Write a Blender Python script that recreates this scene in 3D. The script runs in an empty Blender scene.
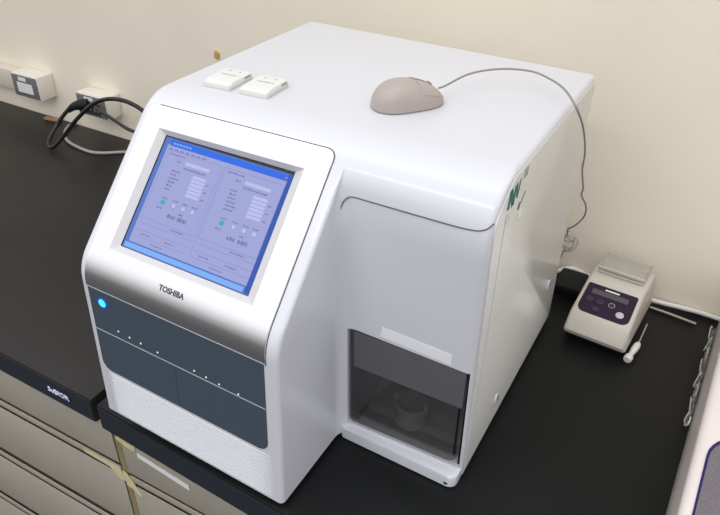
import bpy, bmesh, math, random
from mathutils import Vector, Matrix, Euler
random.seed(4)
SC = bpy.context.scene
COL = SC.collection
PI = math.pi

# ------------------------------------------------------------------ materials
def new_mat(name):
    m = bpy.data.materials.new(name); m.use_nodes = True
    return m, m.node_tree, m.node_tree.nodes['Principled BSDF']

def pmat(name, col, rough=.5, metal=0., coat=0., noise=0., nscale=40., bump=0., bscale=300., emit=None, estr=0., spec=.5):
    m, nt, b = new_mat(name)
    b.inputs['Base Color'].default_value = (*col, 1)
    b.inputs['Roughness'].default_value = rough
    b.inputs['Metallic'].default_value = metal
    b.inputs['Coat Weight'].default_value = coat
    b.inputs['Coat Roughness'].default_value = .08
    b.inputs['Specular IOR Level'].default_value = spec
    if emit:
        b.inputs['Emission Color'].default_value = (*emit, 1)
        b.inputs['Emission Strength'].default_value = estr
    tc = nt.nodes.new('ShaderNodeTexCoord')
    if noise:
        n = nt.nodes.new('ShaderNodeTexNoise'); n.inputs['Scale'].default_value = nscale
        n.inputs['Detail'].default_value = 4
        nt.links.new(tc.outputs['Object'], n.inputs['Vector'])
        r = nt.nodes.new('ShaderNodeValToRGB')
        r.color_ramp.elements[0].position = .3; r.color_ramp.elements[1].position = .7
        r.color_ramp.elements[0].color = (*[max(0, c * (1 - noise)) for c in col], 1)
        r.color_ramp.elements[1].color = (*[min(1, c * (1 + noise)) for c in col], 1)
        nt.links.new(n.outputs['Fac'], r.inputs['Fac'])
        nt.links.new(r.outputs['Color'], b.inputs['Base Color'])
    if bump:
        n2 = nt.nodes.new('ShaderNodeTexNoise'); n2.inputs['Scale'].default_value = bscale
        nt.links.new(tc.outputs['Object'], n2.inputs['Vector'])
        bp = nt.nodes.new('ShaderNodeBump'); bp.inputs['Strength'].default_value = bump
        bp.inputs['Distance'].default_value = .0005
        nt.links.new(n2.outputs['Fac'], bp.inputs['Height'])
        nt.links.new(bp.outputs['Normal'], b.inputs['Normal'])
    return m

def clear_mat(name, tint, gloss=.08, rough=.08, fill=(.5, .5, .5), fillw=0.):
    """thin clear plastic: tinted transparency + a little diffuse haze + a sharp coat reflection"""
    m = bpy.data.materials.new(name); m.use_nodes = True
    nt = m.node_tree; nt.nodes.clear()
    out = nt.nodes.new('ShaderNodeOutputMaterial')
    tr = nt.nodes.new('ShaderNodeBsdfTransparent'); tr.inputs['Color'].default_value = (*tint, 1)
    df = nt.nodes.new('ShaderNodeBsdfDiffuse'); df.inputs['Color'].default_value = (*fill, 1)
    gl = nt.nodes.new('ShaderNodeBsdfGlossy'); gl.inputs['Roughness'].default_value = rough
    mx1 = nt.nodes.new('ShaderNodeMixShader'); mx1.inputs['Fac'].default_value = fillw
    mx2 = nt.nodes.new('ShaderNodeMixShader'); mx2.inputs['Fac'].default_value = gloss
    nt.links.new(tr.outputs[0], mx1.inputs[1]); nt.links.new(df.outputs[0], mx1.inputs[2])
    nt.links.new(mx1.outputs[0], mx2.inputs[1]); nt.links.new(gl.outputs[0], mx2.inputs[2])
    nt.links.new(mx2.outputs[0], out.inputs['Surface'])
    return m

M = {}
M['white'] = pmat('white_plastic', (.655, .665, .715), .30, coat=.25)
M['side'] = pmat('side_sheet_lit_tint', (.77, .765, .735), .2, coat=0, spec=.4)  # same white as the housing, with the side light tinted into its colour
M['seam'] = pmat('seam_dark', (.10, .10, .11), .7)
M['silver'] = pmat('silver_paint', (.81, .80, .83), .25, metal=1.)
M['recess'] = pmat('bezel_recess', (.62, .61, .62), .45)
M['slate'] = pmat('slate_panel', (.062, .086, .115), .32, spec=.4)
M['line'] = pmat('pale_line', (.50, .52, .56), .5)
M['black'] = pmat('black_plastic', (.007, .007, .008), .55, spec=.3)
M['blackgloss'] = pmat('black_gloss', (.010, .010, .012), .25)
M['rubber'] = pmat('black_rubber', (.02, .02, .02), .8)
M['benchleft'] = pmat('bench_laminate_warm', (.020, .0182, .0168), .42, noise=.12, nscale=9, bump=.15, bscale=900, spec=.24)
M['bench'] = pmat('bench_laminate', (.0085, .0092, .0095), .40, noise=.12, nscale=9, bump=.15, bscale=900, spec=.17)
M['benchedge'] = pmat('bench_edge', (.017, .022, .032), .45)
M['cabinet'] = pmat('cabinet_paint', (.40, .37, .31), .5, noise=.04, nscale=6)
M['cabshade'] = pmat('cabinet_gap_shade', (.24, .19, .165), .6)  # carcass coloured darker to paint the shadow seen in the drawer gaps
M['filler'] = pmat('filler_wood', (.25, .20, .095), .6, noise=.2, nscale=60)
M['tape'] = pmat('masking_tape', (.66, .58, .34), .7, noise=.08, nscale=80)
M['paper'] = pmat('white_paper', (.82, .82, .82), .6)
M['paperlab'] = pmat('sticker_paper', (.86, .87, .90), .45)
M['wall'] = pmat('wall_paint', (.88, .81, .675), .75, noise=.03, nscale=3, bump=.2, bscale=200)
M['floor'] = pmat('floor_vinyl', (.05, .049, .048), .8, noise=.15, nscale=5)
M['trim'] = pmat('trim_plastic', (.66, .61, .51), .5)
M['mouse'] = pmat('mouse_beige', (.41, .355, .332), .38)
M['mousebtn'] = pmat('mouse_button', (.42, .365, .342), .38)
M['cord'] = pmat('mouse_cord', (.27, .25, .23), .5)
M['cart'] = pmat('carton_white', (.72, .72, .70), .5)
M['print'] = pmat('grey_print', (.33, .31, .30), .7)
M['printlt'] = pmat('light_print', (.58, .56, .54), .7)
M['darkprint'] = pmat('dark_print', (.055, .055, .065), .6)
M['outlet'] = pmat('outlet_box', (.78, .74, .66), .45)
M['faceplate'] = pmat('faceplate_grey', (.16, .155, .16), .45)
M['socket'] = pmat('socket_dark', (.04, .04, .042), .5)
M['powercord'] = pmat('black_cord', (.010, .010, .011), .38)
M['greycord'] = pmat('grey_cord', (.36, .34, .31), .45)
M['whitecord'] = pmat('white_cord', (.78, .76, .73), .45)
M['tan'] = pmat('tan_card', (.33, .20, .10), .7)
M['orange'] = pmat('orange_tag', (.62, .36, .10), .6)
M['mixer'] = pmat('mixer_shell', (.60, .56, .495), .42)
M['mixerpanel'] = pmat('mixer_panel', (.026, .014, .034), .5, spec=.2)
M['mixlcd'] = pmat('mixer_lcd', (.085, .08, .095), .4, spec=.3)
M['mixdk'] = pmat('mixer_key', (.045, .028, .055), .5, spec=.25)
M['mixlt'] = pmat('mixer_light_key', (.55, .52, .58), .35)
M['steel'] = pmat('steel', (.62, .60, .57), .3, metal=.9)
M['device'] = pmat('device_shell', (.80, .73, .71), .30, coat=.2)
M['devgrey'] = pmat('device_grey', (.16, .145, .165), .55, noise=.25, nscale=500)
M['devpurple'] = pmat('device_purple', (.020, .010, .11), .5, spec=.3)
M['led'] = pmat('blue_lamp', (.02, .3, .9), .3, emit=(.03, .42, 1.0), estr=2.2)
M['ledring'] = pmat('blue_ring', (.02, .06, .5), .3, emit=(.01, .06, .75), estr=.7)
M['dot'] = pmat('white_lamp', (.85, .85, .85), .4, emit=(1, 1, 1), estr=.25)
M['green'] = pmat('green_ink', (.02, .17, .13), .6)
M['cyan'] = pmat('cyan_ink', (.03, .16, .42), .5)
M['bluelabel'] = pmat('blue_label', (.016, .017, .10), .5)
M['whiteink'] = pmat('white_ink', (.90, .90, 1.0), .5)
M['chamber'] = pmat('chamber_grey', (.70, .68, .665), .45)
M['cup'] = pmat('cup_grey', (.62, .60, .585), .4)
M['smoke'] = clear_mat('smoky_acrylic', (.64, .63, .63), .05, .12, (.15, .15, .155), .18)
M['band'] = pmat('grey_band', (.11, .108, .122), .6, spec=.25)
M['clear'] = clear_mat('clear_acrylic', (.93, .93, .92), .10, .06, (.8, .78, .74), .14)
M['film'] = clear_mat('clear_film', (.95, .95, .95), .22, .05, (.90, .88, .87), .10)
M['filmglint'] = clear_mat('film_glint', (.92, .92, .92), .14, .15, (.92, .90, .89), .35)  # whitish haze that paints glints on the film
M['seamslate'] = pmat('slate_seam', (.035, .05, .068), .5)
def emis(name, col, s=1.0):
    return pmat(name, (.02, .02, .03), .4, emit=col, estr=s, spec=.15)
M['scr_bg'] = emis('screen_desktop', (.07, .16, .50), .85)
M['scr_win'] = emis('screen_window', (.33, .36, .655), .82)
M['scr_title'] = emis('screen_title', (.008, .11, .66), .95)
M['scr_right'] = emis('screen_edge', (.012, .07, .36), .9)
M['scr_bar'] = emis('screen_taskbar', (.17, .36, .80), .95)
M['scr_line'] = emis('screen_line', (.22, .245, .52), .85)
M['scr_text'] = emis('screen_text', (.17, .185, .40), .8)
M['scr_field'] = emis('screen_field', (.44, .46, .74), .9)
M['scr_green'] = emis('screen_green', (.03, .36, .40), .9)
M['scr_red'] = emis('screen_red', (.30, .17, .38), .8)

# ------------------------------------------------------------------ mesh helpers
def link(name, me, mats, parent=None, smooth=35, loc=None):
    o = bpy.data.objects.new(name, me); COL.objects.link(o)
    if not isinstance(mats, (list, tuple)): mats = [mats]
    for m in mats: me.materials.append(m)
    if smooth:
        for p in me.polygons: p.use_smooth = True
        me.set_sharp_from_angle(angle=math.radians(smooth))
    if parent: o.parent = parent
    if loc is not None: o.location = loc
    return o

def obj(name, bm, mats, parent=None, smooth=35, normals=True, loc=None):
    if normals: bmesh.ops.recalc_face_normals(bm, faces=bm.faces[:])
    me = bpy.data.meshes.new(name); bm.to_mesh(me); bm.free()
    return link(name, me, mats, parent, smooth, loc)

def tag(o, label=None, cat=None, group=None, kind=None):
    if label: o['label'] = label
    if cat: o['category'] = cat
    if group: o['group'] = group
    if kind: o['kind'] = kind
    return o

def empty(name, loc=(0, 0, 0), rz=0):
    o = bpy.data.objects.new(name, None); COL.objects.link(o)
    o.empty_display_size = .02
    o.location = loc; o.rotation_euler = (0, 0, rz)
    return o

def box_bm(x0, x1, y0, y1, z0, z1, bev=0., seg=2, bm=None, mat=0, mtx=None):
    b = bmesh.new()
    vs = [b.verts.new((x, y, z)) for z in (z0, z1) for y in (y0, y1) for x in (x0, x1)]
    for f in ((0, 2, 3, 1), (4, 5, 7, 6), (0, 1, 5, 4), (2, 6, 7, 3), (0, 4, 6, 2), (1, 3, 7, 5)):
        b.faces.new([vs[i] for i in f])
    if bev:
        bmesh.ops.bevel(b, geom=b.edges[:], offset=bev, segments=seg, profile=.5, affect='EDGES', clamp_overlap=True)
    if mtx: bmesh.ops.transform(b, matrix=mtx, verts=b.verts[:])
    for f in b.faces: f.material_index = mat
    if bm is None: return b
    merge(bm, b); return bm

def merge(bm, b):
    me = bpy.data.meshes.new('tmp'); b.to_mesh(me); b.free()
    bm.from_mesh(me); bpy.data.meshes.remove(me)

def catmull(pts, n=8):
    P = [Vector(p) for p in pts]
    P = [2 * P[0] - P[1]] + P + [2 * P[-1] - P[-2]]
    out = []
    for i in range(1, len(P) - 2):
        a, b, c, d = P[i - 1:i + 3]
        for k in range(n):
            t = k / n
            out.append(.5 * ((2 * b) + (c - a) * t + (2 * a - 5 * b + 4 * c - d) * t * t + (3 * b - a - 3 * c + d) * t ** 3))
    out.append(P[-2]); return out

def tube_bm(path, r, seg=8, bm=None, cap=True, mat=0, closed=False, flat=1.0):
    b = bm or bmesh.new()
    n = len(path); rings = []
    up = Vector((0, 0, 1)); prevn = None
    for i, p in enumerate(path):
        p = Vector(p)
        if closed: t = Vector(path[(i + 1) % n]) - Vector(path[i - 1])
        else: t = Vector(path[min(i + 1, n - 1)]) - Vector(path[max(i - 1, 0)])
        if t.length < 1e-9: t = Vector((1, 0, 0))
        t.normalize()
        if prevn is None:
            a = up if abs(t.dot(up)) < .9 else Vector((1, 0, 0))
            nn = (a - t * a.dot(t)).normalized()
        else:
            nn = prevn - t * prevn.dot(t)
            nn = nn.normalized() if nn.length > 1e-6 else prevn
        prevn = nn; bn = t.cross(nn)
        rr = r(i / max(1, n - 1)) if callable(r) else r
        rings.append([b.verts.new(p + (nn * math.cos(2 * PI * k / seg) + bn * math.sin(2 * PI * k / seg) * flat) * rr) for k in range(seg)])
    m = n if closed else n - 1
    for i in range(m):
        A, B = rings[i], rings[(i + 1) % n]
        for k in range(seg):
            f = b.faces.new((A[k], A[(k + 1) % seg], B[(k + 1) % seg], B[k])); f.material_index = mat
    if cap and not closed:
        for R in (rings[0], rings[-1]):
            f = b.faces.new(R); f.material_index = mat
    return b

def lathe_bm(prof, seg=32, bm=None, mtx=None, mat=0):
    """prof: list of (r, z) bottom to top around z"""
    b = bmesh.new(); rings = []
    for r, z in prof:
        if r < 1e-6: rings.append([b.verts.new((0, 0, z))])
        else: rings.append([b.verts.new((r * math.cos(2 * PI * k / seg), r * math.sin(2 * PI * k / seg), z)) for k in range(seg)])
    for A, B in zip(rings, rings[1:]):
        for k in range(seg):
            k2 = (k + 1) % seg
            if len(A) == 1 and len(B) == 1: continue
            if len(A) == 1: f = b.faces.new((A[0], B[k], B[k2]))
            elif len(B) == 1: f = b.faces.new((A[k], A[k2], B[0]))
            else: f = b.faces.new((A[k], A[k2], B[k2], B[k]))
            f.material_index = mat
    for R in (rings[0], rings[-1]):
        if len(R) > 2: b.faces.new(R).material_index = mat
    if mtx: bmesh.ops.transform(b, matrix=mtx, verts=b.verts[:])
    if bm is None: return b
    merge(bm, b); return bm

def round_poly(pts, seg=6):
    """pts: list of (x, y, r): polygon with rounded corners, fixed vertex count per corner"""
    out = []; n = len(pts)
    for i in range(n):
        p0 = Vector(pts[i - 1][:2]); p = Vector(pts[i][:2]); p1 = Vector(pts[(i + 1) % n][:2]); r = pts[i][2]
        a = (p0 - p); b = (p1 - p)
        la, lb = a.length, b.length
        if r <= 1e-6 or la < 1e-7 or lb < 1e-7:
            out += [p.copy()] * (seg + 1); continue
        a.normalize(); b.normalize()
        ang = a.angle(b)
        if ang > PI - .02: out += [p.copy()] * (seg + 1); continue
        t = r / math.tan(ang / 2)
        lim = min(la, lb) * .499
        if t > lim: t = lim; r = t * math.tan(ang / 2)
        c = p + (a + b).normalized() * (r / math.sin(ang / 2))
        s = p + a * t; e = p + b * t
        a0 = math.atan2(s.y - c.y, s.x - c.x); a1 = math.atan2(e.y - c.y, e.x - c.x)
        d = (a1 - a0 + PI) % (2 * PI) - PI
        for k in range(seg + 1):
            q = a0 + d * k / seg
            out.append(Vector((c.x + r * math.cos(q), c.y + r * math.sin(q))))
    return out

def prism_bm(poly, h0, h1, frame, bm=None, mat=0, bev=0.):
    """poly 2D -> solid between offsets h0..h1 along frame's third axis. frame(u, v, w) -> 3D"""
    b = bmesh.new()
    A = [b.verts.new(frame(p[0], p[1], h0)) for p in poly]
    B = [b.verts.new(frame(p[0], p[1], h1)) for p in poly]
    n = len(poly)
    b.faces.new(A); top = b.faces.new(B)
    for i in range(n): b.faces.new((A[i], A[(i + 1) % n], B[(i + 1) % n], B[i]))
    if bev:
        bmesh.ops.bevel(b, geom=list(top.edges), offset=bev, segments=2, profile=.5, affect='EDGES')
    for f in b.faces: f.material_index = mat
    bmesh.ops.recalc_face_normals(b, faces=b.faces[:])
    if bm is None: return b
    merge(bm, b); return bm

def rect(x0, x1, y0, y1, r=0., seg=4):
    if not r: return [Vector((x0, y0)), Vector((x1, y0)), Vector((x1, y1)), Vector((x0, y1))]
    return round_poly([(x0, y0, r), (x1, y0, r), (x1, y1, r), (x0, y1, r)], seg)

def text_mesh(body, size, bold=0., width=None):
    """mesh of a word in the built-in font, centred, in the xy plane"""
    cu = bpy.data.curves.new('t', 'FONT'); cu.body = body; cu.size = size
    cu.align_x = 'CENTER'; cu.align_y = 'CENTER'; cu.offset = bold; cu.resolution_u = 3
    o = bpy.data.objects.new('t', cu); COL.objects.link(o)
    dg = bpy.context.evaluated_depsgraph_get(); dg.update()
    me = bpy.data.meshes.new_from_object(o.evaluated_get(dg))
    bpy.data.objects.remove(o); bpy.data.curves.remove(cu)
    if width:
        xs = [v.co.x for v in me.vertices]; s = width / (max(xs) - min(xs)); c = (max(xs) + min(xs)) / 2
        for v in me.vertices: v.co.x = (v.co.x - c) * s
    return me

def text_obj(name, body, size, frame, mat, parent, bold=0., width=None, h=.0004):
    me = text_mesh(body, size, bold, width)
    b = bmesh.new(); b.from_mesh(me); bpy.data.meshes.remove(me)
    r = bmesh.ops.extrude_face_region(b, geom=b.faces[:])
    vs = [g for g in r['geom'] if isinstance(g, bmesh.types.BMVert)]
    for v in vs: v.co.z += h
    for v in b.verts: v.co = frame(v.co.x, v.co.y, v.co.z)
    return obj(name, b, mat, parent, smooth=0)

def boolean_cut(o, cutter_bm):
    me = bpy.data.meshes.new('cut'); bmesh.ops.recalc_face_normals(cutter_bm, faces=cutter_bm.faces[:]); cutter_bm.to_mesh(me); cutter_bm.free()
    c = bpy.data.objects.new('cut', me); COL.objects.link(c); c.parent = o.parent
    md = o.modifiers.new('b', 'BOOLEAN'); md.operation = 'DIFFERENCE'; md.object = c; md.solver = 'EXACT'
    dg = bpy.context.evaluated_depsgraph_get(); dg.update()
    new = bpy.data.meshes.new_from_object(o.evaluated_get(dg))
    o.modifiers.clear(); old = o.data; o.data = new
    bpy.data.meshes.remove(old); bpy.data.objects.remove(c); bpy.data.meshes.remove(me)
    for p in o.data.polygons: p.use_smooth = True
    o.data.set_sharp_from_angle(angle=math.radians(28))

# ------------------------------------------------------------------ camera
cam = bpy.data.cameras.new('camera'); co = bpy.data.objects.new('camera', cam); COL.objects.link(co)
cam.sensor_fit = 'HORIZONTAL'; cam.sensor_width = 36; cam.lens = 36 * 696.27 / 720
cam.clip_start = .01
co.location = (.6783, -.4738, .7739)
co.rotation_euler = Euler((math.radians(55.9725), math.radians(-.6183), math.radians(29.3667)), 'XYZ')
SC.camera = co

# ------------------------------------------------------------------ room
ZB = -.020                                     # worktop surface
def wall_y(x): return .745 - .0185 * (x + 1.1)
bm = bmesh.new()
P = [(-2.6, wall_y(-2.6)), (2.2, wall_y(2.2)), (2.2, wall_y(2.2) + .1), (-2.6, wall_y(-2.6) + .1)]
prism_bm([Vector(p) for p in P], -.92, 1.75, lambda u, v, w: (u, v, w), bm)
tag(obj('wall_back', bm, M['wall'], smooth=0), kind='structure')
tag(obj('floor', box_bm(-9, 8, -9, .85, -1.0, -.92), M['floor'], smooth=0), kind='structure')
# surface raceway on the wall left of the outlets
b = box_bm(-2.6, -1.073, .712, .7435, .050, .108, .004)
tag(obj('trim_1', b, M['trim']), kind='structure')

# ------------------------------------------------------------------ worktops and cabinets
def worktop(xa, xb, fa, fb, label, m_):
    e = empty('worktop', ((xa + xb) / 2, .35, ZB - .05))
    inv = Matrix.Translation(-Vector(e.location))
    back = lambda x: wall_y(x) - .002
    P = [Vector((xa, fa)), Vector((xb, fb)), Vector((xb, back(xb))), Vector((xa, back(xa)))]
    b = prism_bm(P, ZB - .050, ZB, lambda u, v, w: (u, v, w))
    bmesh.ops.transform(b, matrix=inv, verts=b.verts[:])
    bmesh.ops.bevel(b, geom=[x for x in b.edges], offset=.0022, segments=2, profile=.5, affect='EDGES')
    obj('slab', b, m_, e)
    # dark edge banding a hair proud of the front
    b = bmesh.new()
    d = Vector((xb - xa, fb - fa)).normalized(); nrm = Vector((d.y, -d.x)) * .0012
    A = Vector((xa, fa)) + d * .002; B = Vector((xb, fb)) - d * .002
    P = [A + nrm, B + nrm, B - nrm, A - nrm]
    prism_bm(P, ZB - .0485, ZB - .0035, lambda u, v, w: (u, v, w), b)
    bmesh.ops.transform(b, matrix=inv, verts=b.verts[:])
    tag(obj('edge_band', b, M['benchedge'], e, smooth=0), 'navy black edge band')
    tag(e, label, 'worktop')
    return e
worktop(-1.9, -.0585, .026, -.0016, 'black worktop on the left, its front edge carrying the small blue name label', M['benchleft'])
worktop(-.0432, 1.5, -.0045, -.078, 'black worktop on the right carrying the white analyzer', M['bench'])

def cabinet(x0, x1, yf, label, rows):
    e = empty('drawer_cabinet', ((x0 + x1) / 2, .36, -.92))
    off = Vector(e.location)
    T = Matrix.Translation(-off)
    def part(name, b, m, parent=e, sm=35):
        bmesh.ops.transform(b, matrix=T, verts=b.verts[:]); return obj(name, b, m, parent, sm)
    part('carcass', box_bm(x0, x1, yf + .022, .70, -.92, -.0705), M['cabshade'])
    for (zt, zb_) in rows:
        # drawer front: flat face, folded lip at the top that forms the pull
        d = part('drawer', box_bm(x0 + .003, x1 - .003, yf, yf + .0022, zb_, zt, .0008), M['cabinet'])
        g = part('pull', box_bm(x0 + .003, x1 - .003, yf, yf + .0022, zt + .0090, zt + .0240, .0008), M['cabinet'], e)
        tag(g, 'folded metal finger pull above a drawer')
    tag(e, label, 'cabinet')
    return e
rows = [(-.0735, -.188), (-.222, -.368), (-.408, -.560), (-.600, -.900)]
cabinet(-1.2, -.0560, .018, 'beige metal drawer cabinet under the left black worktop', rows)
rows = [(-.0735, -.197), (-.229, -.378), (-.418, -.570), (-.610, -.900)]
cabinet(-.0405, .95, .016, 'beige metal drawer cabinet under the right worktop, a white strip on its top drawer', rows)
tag(obj('filler_strip', box_bm(-.0553, -.0412, .0182, .60, -.92, -.0705, .001), M['filler']), 'olive brown upright strip closing the gap between the two drawer cabinets', 'filler strip')

def flat_on_front(name, poly, y, t, mat, label, cat):
    b = prism_bm([Vector(p) for p in poly], 0, t, lambda u, v, w: (u, y - w, v))
    return tag(obj(name, b, mat, smooth=0), label, cat)
flat_on_front('adhesive_tape', [(-.146, -.1985), (-.096, -.1985), (-.058, -.2025), (-.0520, -.2300), (-.066, -.2330), (-.086, -.2125), (-.146, -.2095)], .0175, .0008, M['tape'], 'pale yellow tape piece left of the strip between the cabinets, across the left drawer gap', 'tape')
flat_on_front('adhesive_tape', [(-.052, -.199), (-.042, -.2015), (-.014, -.245), (-.020, -.250), (-.034, -.239), (-.048, -.237)], .0155, .0008, M['tape'], 'pointed pale yellow tape piece right of the strip, slanting down over the right drawer gap', 'tape')
flat_on_front('adhesive_tape', [(-.044, -.100), (-.003, -.110), (-.006, -.126), (-.026, -.1245), (-.045, -.117)], .0155, .0008, M['tape'], 'pale yellow tape scrap just under the right worktop edge at its left end', 'tape')
flat_on_front('label_strip', [(-.002, -.126), (.105, -.140), (.105, -.152), (-.002, -.137)], .0155, .0006, M['paper'], 'blank white label strip on the top drawer of the right cabinet', 'label')

# name label on the front edge of the left worktop
d = Vector((-.0585 + 1.9, -.0016 - .026)).normalized()
e = empty('name_label', (-.137, -.0016 + (.137 - .0585) * .015 - .0014, ZB - .0255))
fr = lambda u, v, w: (u * d.x, u * d.y - w, v)
obj('label_tape', prism_bm(rect(-.0285, .0285, -.0100, .0100), 0, .0005, fr), M['bluelabel'], e, 0)
text_obj('lettering', 'SuBIOR', .0150, lambda u, v, w: Vector(fr(u, v, w + .0005)), M['whiteink'], e, bold=.0005, width=.050, h=.0003)
tag(e, 'small dark blue name label with white letters on the left worktop edge', 'label')

# ------------------------------------------------------------------ the analyzer
H = .4365; XW = .5; XL = .313; YR = .1395
K = Vector((-.0035, .2555)); T_ = Vector((.170, H)); B0 = Vector((-.0155, 0.))
def fillet(p0, p, p1, t, n):
    a = (p0 - p).normalized(); b = (p1 - p).normalized()
    s = p + a * t; e_ = p + b * t; out = []
    for k in range(n + 1):       # circular arc through tangents
        ang = a.angle(b); r = t * math.tan(ang / 2)
        c = p + (a + b).normalized() * (r / math.sin(ang / 2))
        v0 = s - c; v1 = e_ - c
        th = v0.angle(v1); q = k / n
        v = (v0 * math.sin((1 - q) * th) + v1 * math.sin(q * th)) / math.sin(th)
        out.append(c + v)
    return out
TOPP = Vector((.60, H))
PROF = [B0] + [B0.lerp(K, t) for t in (.15, .3, .45, .6, .75, .86)] + fillet(B0, K, T_, .023, 12) + \
       [K.lerp(T_, t) for t in (.18, .3, .42, .54, .66, .75, .81)] + fillet(K, T_, TOPP, .036, 14)
# arc-length lookup, u = 0 at the knee corner's nearest profile point
CUM = [0.]
for a, b_ in zip(PROF, PROF[1:]): CUM.append(CUM[-1] + (b_ - a).length)
k0 = min(range(len(PROF)), key=lambda i: (PROF[i] - K).length)
U0 = CUM[k0]
def prof(u):
    s = u + U0
    s = max(0, min(CUM[-1] - 1e-6, s))
    for i in range(len(CUM) - 1):
        if CUM[i + 1] >= s:
            t = (s - CUM[i]) / max(1e-9, CUM[i + 1] - CUM[i])
            return PROF[i].lerp(PROF[i + 1], t)
def onprof(x, u, w=0.):
    """point on the front/slope skin: x across, u along the profile, w outward"""
    p = prof(u); q0 = prof(u - .002); q1 = prof(u + .002)
    t = (q1 - q0).normalized(); n = Vector((-t.y, t.x))
    if n.x > 0: n = -n
    p = p + n * w
    return Vector((x, p.x, p.y))
def settle(x, z):   # the housing sits a little low on its right feet
    q = min(1, max(0, x / .313)); return z + (.0080 - .0200 * q) * (1 - z / H)
def onprofs(x, u, w=0.):
    p = onprof(x, u, w); p.z = settle(x, p.z); return p

def right_y(x, z):   # the right front leans a touch forward at its upper right corner
    q = min(1, max(0, (x - XL) / (XW - XL)))
    yf = PROF[-1].x
    for a, b_ in zip(PROF, PROF[1:]):
        if a.y <= z <= b_.y and b_.y > a.y: yf = a.x + (b_.x - a.x) * (z - a.y) / (b_.y - a.y); break
    if z < 0: yf = PROF[0].x
    return front_y(yf) + q * (.003 - .017 * z / H) * min(1, max(0, front_y(yf) - yf) / .03)
KK = .012
def front_y(yf):   # right front plane, blending softly into the slope above it
    h = max(KK - abs(YR - yf), 0) / KK
    return max(YR, yf) + h * h * KK * .25
an = empty('analyzer', (.25, .28, ZB))
OFF = Vector(an.location)
def apart(name, b, mats, parent=an, sm=35, local=False):
    if not local: bmesh.ops.transform(b, matrix=Matrix.Translation(-OFF), verts=b.verts[:])
    return obj(name, b, mats, parent, sm)

bm = bmesh.new(); rings = []
RT = .007
for (yf, z) in PROF:
    ins = 0 if z < H - RT else RT - math.sqrt(max(0, RT ** 2 - (z - (H - RT)) ** 2))
    tz = z / H
    yr = front_y(yf)
    step = yr - yf
    if yf > YR + KK: step = 0
    rB = min(.007, step * .4); rC = min(.022, step * .5)
    dl = .560 + .0055 * tz; dr = .556 - .010 * tz
    x0 = -.0015 + ins; x1 = XW - ins - .0005 * tz
    pts = [(x0, yf, .008), (XL, yf, rB), (XL, yr, rC), (x1, yr + (.003 - .017 * tz) * min(1, step / .03), .009), (x1, dr - ins, .005), (x0, dl - ins, .005)]
    rings.append([bm.verts.new((p.x, p.y, settle(p.x, z))) for p in round_poly(pts, 6)])
n = len(rings[0])
for A, B in zip(rings, rings[1:]):
    for k in range(n):
        try: bm.faces.new((A[k], A[(k + 1) % n], B[(k + 1) % n], B[k]))
        except ValueError: pass
bm.faces.new(rings[0]); bm.faces.new(rings[-1])
bmesh.ops.remove_doubles(bm, verts=bm.verts[:], dist=2e-6)
bmesh.ops.dissolve_degenerate(bm, dist=1e-6, edges=bm.edges[:])
housing = apart('housing', bm, [M['white'], M['chamber']], sm=28)
# sample bay: a scoop cut into the right front
OX0, OX1, OZ0, OZ1 = .3235, .4958, .006, .185
c = bmesh.new()
P = [(.10, OZ0), (.165, OZ0), (.200, .012), (.224, .032), (.238, .075), (.240, OZ1), (.10, OZ1)]
A = [c.verts.new((OX0 - OFF.x, y - OFF.y, z - OFF.z)) for y, z in P]; B = [c.verts.new((OX1 - OFF.x, y - OFF.y, z - OFF.z)) for y, z in P]
c.faces.new(A); c.faces.new(B)
for i in range(len(P)): c.faces.new((A[i], A[(i + 1) % len(P)], B[(i + 1) % len(P)], B[i]))
bay_cut = c

# bay lining (grey scoop), cup holder, smoky door with opaque band, tray
b = bmesh.new()
S = catmull([(0, .158, OZ0 + .002), (0, .185, OZ0 + .003), (0, .205, .022), (0, .219, .050), (0, .227, .10), (0, .229, OZ1 - .002)], 5)
rows_ = []
for p in S:
    rows_.append([b.verts.new((x, p.y, p.z)) for x in (OX0 + .012, OX0 + .014, OX1 - .007, OX1 - .005)])
for A, B in zip(rows_, rows_[1:]):
    for k in range(3): b.faces.new((A[k], A[k + 1], B[k + 1], B[k]))
r = bmesh.ops.solidify(b, geom=b.faces[:], thickness=.002)
tag(apart('bay_lining', b, M['chamber']), 'grey curved scoop lining behind the smoky door')
b = box_bm(OX0 + .0003, OX0 + .011, .149, .238, OZ0 + .0005, OZ1 - .0005)  # black filler painting the shade of the left gap
tag(apart('bay_gap_shade', b, M['black'], sm=0), 'black block painting the shade in the left gap of the sample bay')
b = box_bm(OX1 - .0046, OX1 - .0003, .1475, .238, OZ0 + .0005, OZ1 - .0005)  # black filler painting the dark slit beside the door
tag(apart('bay_gap_shade', b, M['black'], sm=0), 'black block painting the shade in the right slit of the sample bay')
# cup
cx, cy, cz = .402, .187, OZ0 + .004
b = lathe_bm([(.0, 0), (.024, 0), (.0245, .003), (.021, .006), (.0190, .014), (.0190, .019), (.0235, .023), (.0250, .034), (.023, .036), (.020, .034), (.0185, .026), (0, .024)], 28, mtx=Matrix.Translation((cx, cy, cz)))
cup = apart('cup_holder', b, M['cup'], sm=40)
for s in (-1, 1):
    apart('clip', box_bm(cx + s * .0230 - .003, cx + s * .0230 + .003, cy - .007, cy + .007, cz + .025, cz + .046, .0015), M['cup'], cup)
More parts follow.
